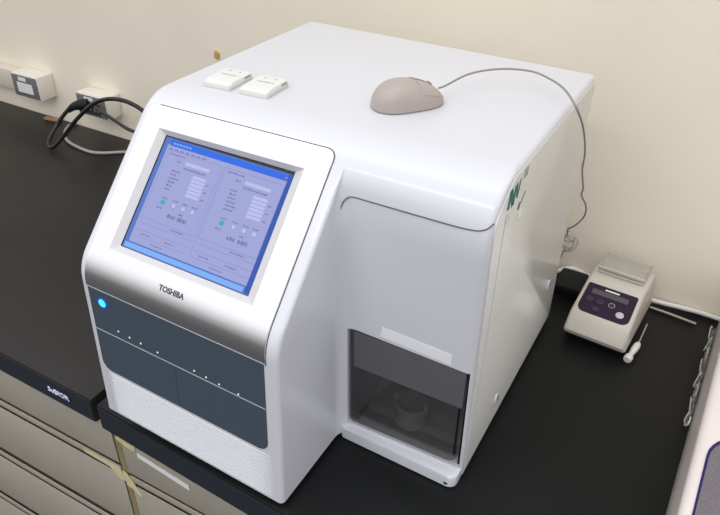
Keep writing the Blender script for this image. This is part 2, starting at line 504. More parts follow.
# door
dz0, dzb, dz1 = .019, .122, OZ1 - .001
DY = .1420
fr = lambda u, v, w: (u, DY + right_y(u, .10) - YR - w, v)
b = prism_bm(round_poly([(OX0 + .003, dz0 - .006, .004), (OX1 - .0045, dz0 - .002, .014), (OX1 - .0045, dz1, .002), (OX0 + .003, dz1, .002)], 6), 0, .003, fr, bev=.0008)
door = apart('sample_door', b, M['smoke'])
tag(door, 'smoky transparent sliding door')
b = prism_bm(rect(OX0 + .009, OX1 - .0047, dzb, dz1 - .001, .001, 2), .0032, .0042, fr)
tag(apart('door_band', b, M['band'], door), 'opaque dark grey upper band')
b = prism_bm(rect(OX1 - .0095, OX1 - .0065, dz0 + .014, dzb - .002), .0031, .0036, fr)
apart('door_edge', b, M['blackgloss'], door, 0)
# tray under the door
b = bmesh.new()
tp = round_poly([(.3165, .150, .004), (.3165, .1275, .006), (.4985, .1225, .012), (.4985, .150, .003)], 6)
prism_bm(tp, -.0125, .0055, lambda u, v, w: (u, v, settle(u, w) + .0085), b, bev=.0035)
tag(apart('tray', b, M['white']), 'white rounded tray ledge')
b = box_bm(.4825, .4885, .1222, .1275, -.013, -.009, .001)
apart('tray_slot', b, M['black'])

# seam of the top cover across the right front
b = bmesh.new()
def rf(x, z, w=.0):   # a point on the right front skin (rounded right corner)
    y = right_y(x, z)
    if x < XL + .0165: y += -.0165 + math.sqrt(max(0, .0165 ** 2 - (XL + .0165 - x) ** 2))
    if x > XW - .0088:
        q = min(1, (x - (XW - .0090)) / .0090); y += .009 * (1 - math.sqrt(max(0, 1 - q * q)))
    return Vector((x, y - w, z))
zc = [(.3155, .3560), (.3160, .3640), (.3185, .3745), (.3240, .3805), (.332, .3822), (.345, .3826), (.38, .3834), (.42, .3842), (.46, .3852), (.478, .3866), (.487, .3885), (.4935, .3920), (.4985, .3970)]
path = [rf(q.x, q.y, .0002) for q in catmull([(a, b2, 0) for a, b2 in zc], 4)]
tube_bm(path, .0007, 6, b)
apart('cover_seam', b, M['seam'])

# blank sticker over the bay and the green certification sticker on the right side
fr = lambda u, v, w: (u, right_y(u, v) - w, v)
b = prism_bm([Vector(p) for p in [(.3705, .1905), (.4705, .1885), (.4705, .2055), (.3735, .2072)]], .0001, .0005, fr)
tag(apart('sticker', b, M['paperlab'], sm=0), 'blank white sticker above the smoky door')
# side panel sheet
sp = round_poly([(.154, -.008, .004), (.552, -.008, .006), (.541, .428, .006), (.190, .428, .018), (.141, .398, .022)], 5)
b = prism_bm(sp, 0, .0012, lambda u, v, w: (XW - .0005 * max(0, v) / H + w - .0003, u, v), bev=.0005)
side = apart('side_panel', b, M['side'])
tag(side, 'flat sheet closing the right side, its colour tinted for the light on it')
frs = lambda u, v, w: Vector((XW - .0005 * max(0, v) / H + .0009 + w, u, v))
b = prism_bm([Vector(p) for p in [(.1610, .03), (.1622, .03), (.1752, .392), (.1738, .392)]], .0001, .0004, frs)
apart('fold_line', b, M['printlt'], side, 0)
def screw(y, z):
    b = bmesh.new()
    prism_bm([Vector((y + .007 * math.cos(a * PI / 8), z + .010 * math.sin(a * PI / 8))) for a in range(16)], .0001, .0022, frs, b, bev=.0008)
    prism_bm([Vector((y + .0045 + .0022 * math.cos(a * PI / 8), z + .006 * math.sin(a * PI / 8))) for a in range(16)], .0022, .0026, frs, b, mat=1)
    tag(apart('screw_cap', b, [M['white'], M['seam']], side), 'white oval screw cap')
screw(.262, .034); screw(.487, .098)
b = bmesh.new()
def slab(y0, z0, y1, z1, t, mat, b=b, sh=0.):
    d = Vector((y1 - y0, z1 - z0)); nn = Vector((-d.y, d.x)).normalized() * t / 2
    o_ = Vector((-.012, .004))
    prism_bm([Vector((y0, z0)) + nn + o_, Vector((y0, z0)) - nn + o_, Vector((y1, z1)) - nn + o_, Vector((y1, z1)) + nn + o_], .0002, .0006, frs, b, mat=mat)
for (y0, z0, y1, z1, t, m_) in [(.189, .392, .194, .414, .0075, 0), (.194, .414, .205, .390, .007, 0), (.205, .390, .210, .413, .0065, 0), (.213, .414, .218, .394, .0035, 0), (.219, .393, .225, .414, .003, 0),
                              (.236, .408, .238, .420, .0012, 1), (.242, .408, .244, .420, .0010, 1), (.248, .408, .249, .420, .0010, 1),
                              (.230, .372, .236, .379, .006, 0), (.240, .377, .252, .386, .003, 1), (.184, .380, .197, .383, .002, 2), (.188, .374, .200, .377, .002, 2)]:
    slab(y0, z0, y1, z1, t, m_)
prism_bm(rect(.222, .238, .358, .371, .002, 2), .0002, .0005, frs, b, mat=3)
tag(apart('certification_mark', b, [M['green'], M['print'], M['printlt'], M['paperlab']], side, 0), 'green letter mark with small grey characters')

# ---- display panel: silver bezel following slope and knee, with a sunken screen
PX0, PX1, PU1 = .0105, .2955, .2335
UL1 = -.0268                       # light line where the silver meets the slate
HX0, HX1, HU0, HU1 = .0395, .2645, .0335, .2030     # opening at the skin
SX0, SX1, SU0, SU1 = .0480, .2505, .0415, .1980     # screen at depth
DEP = .0065
def corner_x(u, u_top, r, x0, x1):
    """x range of a rounded-corner sheet at height u"""
    d = u - (u_top - r)
    if d <= 0: return x0, x1
    i = r - math.sqrt(max(0, r * r - d * d)); return x0 + i, x1 - i
def sheet(us, xr, w0, w1, cols, hole=None, mat=0):
    b = bmesh.new(); tops = []; bots = []
    for u in us:
        a, z_ = xr(u)
        xs = [a + (z_ - a) * c for c in cols] if hole is None else [a, a + (hole[0] - a) * .5, hole[0], (hole[0] + hole[1]) / 2, hole[1], (hole[1] + z_) / 2, z_]
        tops.append([b.verts.new(onprofs(x, u, w1)) for x in xs]); bots.append([b.verts.new(onprofs(x, u, w0)) for x in xs])
    nc = len(tops[0])
    def inhole(i, k): return hole is not None and k in (2, 3) and us[i] >= hole[2] - 1e-7 and us[i + 1] <= hole[3] + 1e-7
    for i in range(len(us) - 1):
        for k in range(nc - 1):
            if inhole(i, k): continue
            b.faces.new((tops[i][k], tops[i][k + 1], tops[i + 1][k + 1], tops[i + 1][k]))
        b.faces.new((tops[i][0], tops[i + 1][0], bots[i + 1][0], bots[i][0]))
        b.faces.new((tops[i][-1], bots[i][-1], bots[i + 1][-1], tops[i + 1][-1]))
    for i in (0, -1):
        for k in range(nc - 1): b.faces.new((tops[i][k], tops[i][k + 1], bots[i][k + 1], bots[i][k]))
    for v in [v for v in b.verts if not v.link_faces]: b.verts.remove(v)
    for f in b.faces: f.material_index = mat
    return b
def lin(a, b, n): return [a + (b - a) * i / n for i in range(n + 1)]
us = lin(UL1, HU0, 24) + lin(HU0, HU1, 6)[1:] + lin(HU1, PU1 - .013, 2)[1:] + [PU1 - .013 + .013 * math.sin(PI / 2 * i / 8) for i in range(1, 9)]
def xr(u):
    a, c_ = corner_x(u, PU1, .013, PX0, PX1); return a, c_
b = sheet(us, xr, -.0005, .0009, None, (HX0, HX1, HU0, HU1))
# chamfered sides of the opening down to the screen
O = [(HX0, HU0), (HX1, HU0), (HX1, HU1), (HX0, HU1)]; I = [(SX0, SU0), (SX1, SU0), (SX1, SU1), (SX0, SU1)]
ov = [b.verts.new(onprofs(x, u, .0009)) for x, u in O]; iv = [b.verts.new(onprofs(x, u, -DEP)) for x, u in I]
for i in range(4):
    f = b.faces.new((ov[i], ov[(i + 1) % 4], iv[(i + 1) % 4], iv[i])); f.material_index = 1
bezel = apart('display_bezel', b, [M['silver'], M['recess']], sm=25)
tag(bezel, 'silver framed bezel curving over the knee')
# cut the sample bay and the screen pocket in the housing so that both are real recesses
c = bay_cut
A = [c.verts.new(onprofs(x, u, .02) - OFF) for x, u in O]; B = [c.verts.new(onprofs(x, u, -DEP - .004) - OFF) for x, u in O]
c.faces.new(A); c.faces.new(B)
for i in range(4): c.faces.new((A[i], A[(i + 1) % 4], B[(i + 1) % 4], B[i]))
boolean_cut(housing, c)

# touch screen
_O = onprofs(SX0, SU0, -DEP); _X = (onprofs(SX1, SU0, -DEP) - _O) / (SX1 - SX0); _U = (onprofs(SX0, SU1, -DEP) - _O) / (SU1 - SU0)
_N = _X.cross(_U).normalized()
def fs(u, v, w): return _O + _X * (u - SX0) + _U * (v - SU0) + _N * w
b = prism_bm(rect(SX0 - .002, SX1 + .002, SU0 - .002, SU1 + .002), -.0025, -.0008, fs)
screen = apart('touch_screen', b, M['blackgloss'], sm=0)
tag(screen, 'lit colour display')
g = bmesh.new()
names = ['scr_bg', 'scr_win', 'scr_title', 'scr_right', 'scr_bar', 'scr_line', 'scr_text', 'scr_field', 'scr_green', 'scr_red']
IX = {k: i for i, k in enumerate(names)}
SW, SH = SX1 - SX0, SU1 - SU0
def R_(x0, x1, u0, u1, m_, lay):
    h = -.0008 + lay * .00012
    b2 = bmesh.new()
    vs = [b2.verts.new(fs(x, u, h)) for x, u in ((x0, u0), (x1, u0), (x1, u1), (x0, u1))]
    b2.faces.new(vs).material_index = IX[m_]; merge(g, b2)
def C_(x, u, r, m_, lay):
    h = -.0008 + lay * .00012
    b2 = bmesh.new()
    b2.faces.new([b2.verts.new(fs(x + r * math.cos(k * PI / 8), u + r * math.sin(k * PI / 8), h)) for k in range(16)]).material_index = IX[m_]; merge(g, b2)
e_ = .0016
R_(SX0 + e_, SX1 - .0005, SU0 + .0006, SU1 - e_, 'scr_bg', 1)
R_(SX0 + .0085, SX1 - .008, SU0 + .0105, SU1 - .0105, 'scr_win', 2)
R_(SX0 + .012, SX1 - .007, SU1 - .0115, SU1 - .0035, 'scr_title', 3)
R_(SX1 - .008, SX1 - .001, SU0 + .002, SU1 - .002, 'scr_right', 3)
R_(SX0 + .004, SX1 - .010, SU0 + .002, SU0 + .0085, 'scr_bar', 3)
C_(SX1 - .0105, SU1 - .0075, .0018, 'scr_red', 4)
for q in range(9): R_(SX0 + .016 + q * .0052, SX0 + .016 + q * .0052 + .0040, SU1 - .0088, SU1 - .0066, 'scr_bar', 4) if q < 6 else None
for q in range(7): R_(SX0 + .013 + q * .009, SX0 + .013 + q * .009 + .006, SU1 - .0165, SU1 - .0148, 'scr_text', 4)
rnd = random.Random(7)
def hline(x0, x1, u): R_(x0, x1, u - .0003, u + .0003, 'scr_line', 3)
def vline(x, u0, u1): R_(x - .0003, x + .0003, u0, u1, 'scr_line', 3)
def words(x0, x1, u, h=.0022, m_='scr_text'):
    x = x0
    while x < x1:
        w = rnd.uniform(.0014, .0042); R_(x, min(x1, x + w), u - h / 2, u + h / 2 * rnd.uniform(.5, 1), m_, 4); x += w + rnd.uniform(.0006, .0014)
for dx in (0., .0945):
    xa, xb = .0600 + dx, .1475 + dx
    hline(xa, xb, .1805); hline(xa, xb, .0860); vline(xa, .0860, .1805); vline(xb, .0860, .1805)
    words(xa + .004, xa + .030, .1765)
    R_(xa + .034, xa + .072, .1672, .1716, 'scr_field', 3); words(xa + .034, xa + .070, .1630, .0026)
    for q in range(6):
        u = .1560 - q * .0050
        R_(xa + .052, xa + .073, u - .0019, u + .0019, 'scr_field', 3)
        words(xa + .018, xa + .018 + rnd.uniform(.008, .017), u, .0026, 'scr_red' if (q == 1 and dx == 0) else 'scr_text')
        if q % 2: words(xa + .076, xa + .081, u, .0022)
    words(xa + .020, xa + .027, .1690, .0028)
    for q, xx in enumerate((.0836, .1015, .1172, .1322)):
        if q: C_(xx + dx, .1130, .0037, 'scr_line', 3)
        C_(xx + dx, .1130, .0036 if q == 0 else .0031, 'scr_green' if q == 0 else 'scr_field', 4)
        words(xx + dx - .004, xx + dx + .005, .1190, .0020)
    words(.0770 + dx, .0870 + dx, .1050, .0022)
    words(.0980 + dx, .1110 + dx, .0985, .0052); words(.1145 + dx, .1290 + dx, .0985, .0058); words(.114 + dx, .120 + dx, .1050, .003)
    hline(xa, xb, .0790); hline(xa, xb, .0700); hline(xa, xb, .0610)
    words(xa + .050, xa + .072, .0830, .0020); words(xa + .010, xa + .026, .0655, .0018); words(xa + .050, xa + .066, .0655, .0018); words(xa + .030, xa + .050, .0565, .0016)
R_(.1515, .1521, SU0 + .012, SU1 - .018, 'scr_line', 3)
bmesh.ops.transform(g, matrix=Matrix.Translation(-OFF), verts=g.verts[:])
me = bpy.data.meshes.new('screen_graphics'); g.to_mesh(me); g.free()
so = link('screen_graphics', me, [M[k] for k in names], screen, 0)
tag(so, 'blue windowed program with two panels of fields and round buttons')

# maker's name on the silver band
text_obj('maker_lettering', 'TOSHIBA', .0125, lambda u, v, w: onprofs(.1525 + u, 0.0122 + v * .78, .0009 + w) - OFF, M['darkprint'], bezel, bold=.00038, width=.0395, h=.0003)

# slate control panel with rounded bottom corners
UB = -.1700
def xr2(u):
    d = (UB + .016) - u
    i = 0 if d <= 0 else .016 - math.sqrt(max(0, .016 ** 2 - d * d)); return PX0 + .0015 + i, PX1 - .0015 - i
us = [UB + .016 - .016 * math.sin(PI / 2 * i / 8) for i in range(8, -1, -1)] + lin(UB + .016, UL1 - .0012, 24)[1:]
ctrl = apart('control_panel', sheet(us, xr2, -.0005, .0006, lin(0, 1, 8)), M['slate'], sm=25)
tag(ctrl, 'dark slate blue lower panel')
def strip(name, x0, x1, u0, u1, w0, w1, mat, parent, n=10):
    us_ = lin(u0, u1, 2)
    return apart(name, sheet(us_, lambda u: (x0, x1), w0, w1, lin(0, 1, n)), mat, parent, 25)
strip('pale_rule', PX0 + .001, PX1 - .001, UL1 - .0012, UL1, -.0004, .0011, M['line'], ctrl)
b = sheet([-.0982, -.0970], lambda u: (PX0 + .002, PX1 - .002), .0002, .0010, lin(0, 1, 8)); apart('pale_rule', b, M['line'], ctrl)
strip('door_split', .1500, .1507, -.166, -.0982, .0001, .0008, M['seamslate'], ctrl, 1)
def disc(x, u, r, h, seg=20, name='lamp', mat=None, parent=ctrl, ring=None):
    f = lambda a, v, w: onprofs(a, v, w)
    b = prism_bm([Vector((x + r * math.cos(2 * PI * k / seg), u + r * math.sin(2 * PI * k / seg))) for k in range(seg)], .0004, h, f, bev=h * .25)
    return apart(name, b, mat, parent)
pb = disc(.0350, -.0475, .0078, .0012, 24, 'power_button', M['ledring']); tag(pb, 'round glowing blue button')
disc(.0350, -.0475, .0058, .0019, 24, 'lit_centre', M['led'], pb)
for x, u in ((.0558, -0.0856), (.0755, -0.0868), (.0948, -0.0878), (.1235, -0.0893), (.1840, -0.0906), (.2030, -0.0918), (.2235, -0.0930), (.2530, -0.0943)):
    disc(x, u, .00125, .0012, 12, 'indicator_lamp', M['dot'])
# ribbed grille skirt on the white front
us = []; nr = 17; u0, u1 = -.2520, -.1745
b = bmesh.new(); rws = []
pitch = (u1 - u0) / nr
lev = []
for i in range(nr):
    lev += [(u0 + i * pitch, .0003), (u0 + (i + .62) * pitch, .0016)]
lev.append((u1, .0002))
xs = lin(.0050, .3085, 12)
for u, w in lev:
    rws.append([b.verts.new(onprofs(x, u, w if 0 < k < 12 else -.0012)) for k, x in enumerate([xs[0] - .001] + xs[1:-1] + [xs[-1] + .001])])
for A, B in zip(rws, rws[1:]):
    for k in range(12): b.faces.new((A[k], A[k + 1], B[k + 1], B[k]))
# keep ribs only outside the slate panel
dele = []
for f in b.faces:
    c_ = f.calc_center_median()
    pass
tag(apart('ribbed_skirt', b, M['white'], sm=20), 'white front skirt with fine horizontal ribs')

# dark reveal line round the whole front panel
ol = [onprofs(x, u, .0002) for x, u in []]
pts = []
gx0, gx1, gu1 = PX0 - .0012, PX1 + .0012, PU1 + .0012
for u in lin(UL1 - .003, gu1 - .0142, 26): pts.append((gx1, u))
for k in range(1, 9): pts.append((gx1 - .0142 + .0142 * math.cos(PI / 2 * k / 8), gu1 - .0142 + .0142 * math.sin(PI / 2 * k / 8)))
for x in lin(gx1 - .0142, gx0 + .0142, 12)[1:]: pts.append((x, gu1))
b = tube_bm([onprofs(x, u, -.0001) for x, u in pts], .0009, 6)
apart('panel_reveal', b, M['seam'])
# feet
for x, y in ((.04, .03), (.26, .03), (.44, .19), (.04, .52), (.45, .52)):
    zt = settle(x, 0)
    b = lathe_bm([(0, ZB), (.016, ZB), (.017, ZB + .002), (.015, zt + .001), (0, zt + .001)], 20, mtx=Matrix.Translation((x, y, 0)))
    apart('foot', b, M['rubber'])
tag(an, 'large white desktop analyzer with sloping lit screen on the right black worktop', 'analyzer')

# ------------------------------------------------------------------ mouse on top of the analyzer
mo = empty('computer_mouse', (.3170, .3000, H), math.atan2(.77, .64))   # local +x points to the cable end
ML, MW, MH = .098, .056, .032
def msurf(s, a, off=0.):
    """s -1..1 along the length (rear..front), a 0..1 across (right..left)"""
    hw = MW / 2 * (1 - abs(s) ** 3.2) ** .5 * (1 - .06 * s)
    hh = MH * (1 - abs(s) ** 2.6) ** .55 * (1 - .20 * s - .12 * s * s)
    th = PI * a
    c, sn = math.cos(th), math.sin(th)
    e = .72
    y = -hw * math.copysign(abs(c) ** e, c); z = hh * abs(sn) ** e
    p = Vector((s * ML / 2, y, z + .0015))
    if off:
        n = Vector((.15 * s, -c * .7, sn + .1)).normalized(); p += n * off
    return p
b = bmesh.new(); rws = []
ss = [math.sin(PI / 2 * q) for q in lin(-1, 1, 28)]
for s in ss[1:-1]:
    rws.append([b.verts.new(msurf(s, a)) for a in lin(0, 1, 22)])
for A, B in zip(rws, rws[1:]):
    for k in range(22): b.faces.new((A[k], A[k + 1], B[k + 1], B[k]))
    b.faces.new((A[0], B[0], B[-1], A[-1]))
b.faces.new(rws[0]); b.faces.new(rws[-1])
obj('body', b, M['mouse'], mo, 50)
for nm, a0, a1 in (('right_button', .17, .485), ('left_button', .515, .83)):
    b = bmesh.new(); rws = []
    for s in lin(.16, .93, 12): rws.append([b.verts.new(msurf(s, a, .0005)) for a in lin(a0, a1, 10)])
    for A, B in zip(rws, rws[1:]):
        for k in range(10): b.faces.new((A[k], A[k + 1], B[k + 1], B[k]))
    bmesh.ops.recalc_face_normals(b, faces=b.faces[:])
    obj(nm, b, M['mousebtn'], mo, 50)
b = lathe_bm([(0, -.003), (.006, -.003), (.0068, -.0015), (.0068, .0015), (.006, .003), (0, .003)], 20, mtx=Matrix.Translation((.026, 0, .0215)) @ Matrix.Rotation(PI / 2, 4, 'X'))
obj('scroll_wheel', b, M['cord'], mo, 40)
# cable: off the front, over the right edge, hanging down to the wall
tl = mo.matrix_world
mw = Matrix.Translation(mo.location) @ Matrix.Rotation(mo.rotation_euler.z, 4, 'Z')
cab = [mw @ Vector((.043, 0, .017)), mw @ Vector((.053, 0, .019)), (.3644, .3899, .459), (.3933, .426, .460), (.4309, .4394, .460), (.4633, .4227, .460), (.4915, .393, .460),
       (.515, .366, .450), (.521, .405, .410), (.522, .447, .360), (.521, .462, .325), (.523, .489, .285), (.5205, .503, .265), (.522, .548, .228), (.521, .577, .200), (.515, .600, .172), (.503, .612, .148), (.490, .625, .130)]
b = tube_bm([mw.inverted() @ Vector(p) for p in catmull(cab, 8)], .0014, 8)
obj('cable', b, M['cord'], mo, 60)
tag(mo, 'beige computer mouse with thin grey cable on top of the white analyzer', 'computer mouse')

# bundled loops of the cable hanging behind
b = bmesh.new()
for k, (dx, dz, r) in enumerate(((0, 0, .013), (.003, -.004, .015), (-.003, -.010, .014), (.002, .005, .010))):
    c0 = Vector((.4885 + dx, .655 + .003 * k, .088 + dz))
    tube_bm([c0 + Vector((r * math.cos(2 * PI * q / 22), .004 * math.sin(4 * PI * q / 22 + k), r * 1.1 * math.sin(2 * PI * q / 22))) for q in range(22)], .0014, 6, b, closed=True)
tube_bm(catmull([(.490, .626, .129), (.489, .640, .112), (.488, .655, .100)], 6), .0014, 6, b)
tube_bm(catmull([(.488, .657, .076), (.480, .668, .04), (.470, .672, .0), (.462, .672, ZB + .002)], 6), .0014, 6, b)
tag(obj('cable_coil', b, pmat('pale_cord', (.46, .44, .40), .5), smooth=60), 'small coil of pale cable hanging behind the right rear corner of the analyzer', 'cable')

# ------------------------------------------------------------------ two small white boxes on top
def carton(x, y, rz, label):
    e = empty('small_carton', (x, y, H), rz)
    b = bmesh.new()
    # wedge-fronted flat box: full height at the rear, lower lip in front
    P = [(-.028, 0), (.027, 0), (.027, .0090), (.0255, .0098), (-.016, .0090), (-.0275, .0070)]
    A = [b.verts.new((-.0215, u, v)) for u, v in P]; B = [b.verts.new((.0215, u, v)) for u, v in P]
    b.faces.new(A); b.faces.new(B)
    for i in range(6): b.faces.new((A[i], A[(i + 1) % 6], B[(i + 1) % 6], B[i]))
    bmesh.ops.bevel(b, geom=b.edges[:], offset=.0009, segments=2, profile=.5, affect='EDGES')
    obj('body', b, M['cart'], e)
    b = bmesh.new()
    zt = lambda u: .0090 + -.0002 + .001 * (u + .016) / .0425 + .0002
    rr = random.Random(3)
    u = -.013
    for q in range(7):
        w = rr.uniform(.002, .0034)
        x0 = -.013 + q * .0038
        prism_bm(rect(x0, x0 + w, .003, .0052), 0, .0002, lambda a, v, w_: (a, v, zt(v) + w_), b)
    obj('printed_line', b, M['print'], e, 0)
    b = bmesh.new()
    for xx, yy in ((-.009, .018), (.008, .018)):
        prism_bm(rect(xx - .0016, xx + .0016, yy - .001, yy + .001), 0, .0002, lambda a, v, w_: (a, v, zt(v) + w_), b)
    obj('printed_dots', b, M['print'], e, 0)
    obj('end_slot', box_bm(.0212, .0218, .009, .022, .0055, .0082), M['print'], e, 0)
    obj('side_groove', box_bm(.0212, .0217, -.024, .025, .0022, .0034), M['printlt'], e, 0)
    tag(e, label, 'carton', 'small white cartons on the analyzer')
carton(.0700, .2465, math.radians(2), 'small flat white carton on the analyzer, the left one, further from the mouse')
carton(.1290, .2485, math.radians(3), 'small flat white carton on the analyzer, the right one, nearer the mouse')

# ------------------------------------------------------------------ outlet boxes on the wall
def outlet(x0, x1, yf, z0, z1, label, with_label):
    e = empty('outlet_box', ((x0 + x1) / 2, wall_y((x0 + x1) / 2), z0))
    T = Matrix.Translation(-Vector(e.location))
    def part(nm, b, m, par=e, sm=35):
        bmesh.ops.transform(b, matrix=T, verts=b.verts[:]); return obj(nm, b, m, par, sm)
    part('box_shell', box_bm(x0, x1, yf, wall_y(x1) - .0005, z0, z1, .003), M['outlet'])
    fp = part('face_plate', box_bm(x0 + .003, x1 - .004, yf - .003, yf + .002, z0 + .003, z1 - .003, .0015), M['faceplate'])
    w = x1 - x0; h = z1 - z0
    part('small_label', box_bm(x0 + .30 * w, x0 + .58 * w, yf - .0036, yf - .0028, z0 + .74 * h, z0 + .90 * h), M['paper'], fp, 0)
    if with_label:
        part('large_label', box_bm(x0 + .20 * w, x0 + .78 * w, yf - .0036, yf - .0028, z0 + .24 * h, z0 + .66 * h), M['paper'], fp, 0)
        b = bmesh.new()
        for k in range(3):
            for q in range(5): box_bm(x0 + (.24 + q * .10) * w, x0 + (.31 + q * .10) * w, yf - .0039, yf - .0036, z0 + (.32 + .11 * k) * h, z0 + (.345 + .11 * k) * h, bm=b)
        part('printed_lines', b, M['printlt'], fp, 0)
    else:
        b = box_bm(x0 + .22 * w, x0 + .78 * w, yf - .0036, yf - .0026, z0 + .14 * h, z0 + .66 * h, .0003)
        sk = part('socket', b, M['socket'], fp)
        b = bmesh.new()
        for q in (.36, .46, .60, .70): box_bm(x0 + q * w - .0016, x0 + q * w + .0016, yf - .0042, yf - .0034, z0 + .30 * h, z0 + .50 * h, bm=b)
        part('socket_slot', b, M['print'], sk, 0)
    tag(e, label, 'outlet box')
outlet(-1.072, -.968, .690, .0495, .1155, 'white wall outlet box with grey face and large white label, at far left', True)
outlet(-.822, -.714, .690, .0480, .1080, 'white wall outlet box behind the black looped power cord', False)

# looped black power cord with its plug
pc = empty('black_cable', (-.8265, .585, ZB))
T = Matrix.Translation(-Vector(pc.location))
A = [(-.470, .60, .135), (-.5124, .62, .1453), (-.5633, .62, .157), (-.6201, .62, .1506), (-.6768, .62, .1265), (-.7355, .61, .0786), (-.793, .60, .0206), (-.8265, .585, -.0105),
     (-.852, .598, -.004), (-.8603, .64, .024), (-.8374, .66, .058), (-.8114, .665, .075)]
b = tube_bm(catmull(A, 9), .0052, 10); bmesh.ops.transform(b, matrix=T, verts=b.verts[:]); obj('cord', b, M['powercord'], pc, 60)
b = tube_bm(catmull([(-.8300, .662, .063), (-.8114, .668, .076), (-.790, .674, .083), (-.772, .6835, .0865)], 5), lambda t: .0068 + .007 * min(1, t * 1.6), 12)
bmesh.ops.transform(b, matrix=T, verts=b.verts[:]); obj('plug', b, M['black'], pc, 50)
tag(pc, 'thick black power cord looping up from the left worktop into the outlet', 'cable')
b = tube_bm(catmull([(-.748, .6845, .088), (-.735, .672, .0916), (-.70, .655, .092), (-.6561, .64, .0928), (-.60, .62, .0940), (-.542, .60, .0961), (-.48, .59, .1031)], 8), .0042, 10)
tag(obj('black_cable', b, M['powercord'], smooth=60), 'black cord running from the outlet down to the analyzer, below the big loop', 'cable')
b = tube_bm(catmull([(-.905, .735, ZB + .004), (-.908, .712, ZB + .004), (-.880, .672, ZB + .004), (-.8263, .638, ZB + .004), (-.7451, .624, ZB + .004), (-.7029, .633, ZB + .004), (-.655, .668, ZB + .004), (-.60, .70, ZB + .004), (-.50, .715, ZB + .004)], 9), .0042, 8)
tag(obj('grey_cord', b, M['greycord'], smooth=60), 'grey cord curving over the left worktop beneath the black loop', 'cord')
b = box_bm(-.030, .026, -.007, .007, 0, .008, .002)
o = obj('cable_clip', b, M['tan']); o.location = (-.982, .722, ZB); o.rotation_euler = (0, 0, .14)
tag(o, 'small tan clip lying on the left worktop against the wall', 'clip')
# small orange tag fixed to the wall
b = prism_bm([Vector(p) for p in [(-.006, -.009), (.006, -.009), (.0075, .004), (0, .010), (-.0055, .005)]], 0, .004, lambda u, v, w: (u, -w, v), bev=.0008)
o = obj('wall_tag', b, M['orange']); o.location = (-.364, wall_y(-.364) - .0005, .271)
tag(o, 'tiny orange tag on the wall above the analyzer left rear edge', 'tag')

# ------------------------------------------------------------------ small mixer with dark purple panel
mx = empty('bench_mixer', (.595, .60, ZB), math.radians(-4.5))
MXD = Vector((.0, -.009, 0))
def mp(nm, b, m, par=mx, sm=35):
    bmesh.ops.transform(b, matrix=Matrix.Translation(MXD - Vector(mx.location)), verts=b.verts[:]); return obj(nm, b, m, par, sm)
prof_m = [(.5215, -.008), (.5180, .004), (.5300, .0310), (.5360, .0365), (.5990, .0635), (.6080, .0660), (.6700, .0660), (.6850, .058), (.690, .040), (.690, -.008)]
b = bmesh.new()
def half(y): return .0545 - (.0050 * max(0, (y - .55)) / .14)
nx = 5
cols = []
for (y, z) in prof_m:
    zz = max(0, z) / .066
    hw = .0540 - .0055 * zz
    cols.append((y, z, hw))
A = [b.verts.new((.5955 - hw, y, z)) for y, z, hw in cols]; B = [b.verts.new((.5955 + hw, y, z)) for y, z, hw in cols]
b.faces.new(A); b.faces.new(B)
for i in range(len(cols)): b.faces.new((A[i], A[(i + 1) % len(cols)], B[(i + 1) % len(cols)], B[i]))
bmesh.ops.recalc_face_normals(b, faces=b.faces[:])
bmesh.ops.bevel(b, geom=[e for e in b.edges if e.calc_face_angle(0) > .9], offset=.006, segments=4, profile=.5, affect='EDGES')
mp('shell', b, M['mixer'])
mp('base', box_bm(.5455, .6455, .528, .688, ZB + .004, -.0075, .001), M['black'])
for x in (.555, .636):
    for y in (.545, .675): mp('foot', lathe_bm([(0, ZB), (.006, ZB), (.006, ZB + .005), (0, ZB + .005)], 12, mtx=Matrix.Translation((x, y, 0))), M['rubber'])
pa = Vector((.5360, .0365)); pbv = Vector((.5990, .0635)); dd = (pbv - pa).normalized(); nn = Vector((-dd.y, dd.x))
def fm(u, v, w): p = pa + dd * v + nn * w; return (.5955 + u, p.x, p.y)
Lm = (pbv - pa).length
pan = mp('keypad', prism_bm(round_poly([(-.0440, .001, .012), (.0440, .001, .012), (.0425, Lm - .007, .003), (-.0425, Lm - .007, .003)], 5), .0001, .0012, fm), M['mixerpanel'])
tag(pan, 'dark purple control keypad')
mp('display_strip', prism_bm(rect(-.032, .030, Lm * .60, Lm * .75, .001, 2), .0012, .0018, fm), M['mixlcd'], pan)
mp('lettering', prism_bm(rect(-.012, .012, Lm * .785, Lm * .825), .0012, .0015, fm), M['paper'], pan, 0)
def key(u, v, r, m):
    mp('key', prism_bm([Vector((u + r * 1.1 * math.cos(k * PI / 10), v + r * math.sin(k * PI / 10))) for k in range(20)], .0012, .0024, fm, bev=.0004), m, pan)
key(-.030, Lm * .42, .0062, M['mixdk']); key(-.012, Lm * .42, .0062, M['mixdk']); key(-.014, Lm * .18, .0058, M['mixdk']); key(.008, Lm * .42, .0052, M['mixdk'])
key(.026, Lm * .24, .0062, M['mixlt'])
b = bmesh.new(); q_ = [fm(.008 + .0052 * math.cos(k * PI / 10), Lm * .42 + .0047 * math.sin(k * PI / 10), .0026) for k in range(20)]
tube_bm([Vector(p) for p in q_], .0004, 5, b, closed=True); mp('key_ring', b, M['mixlt'], pan)
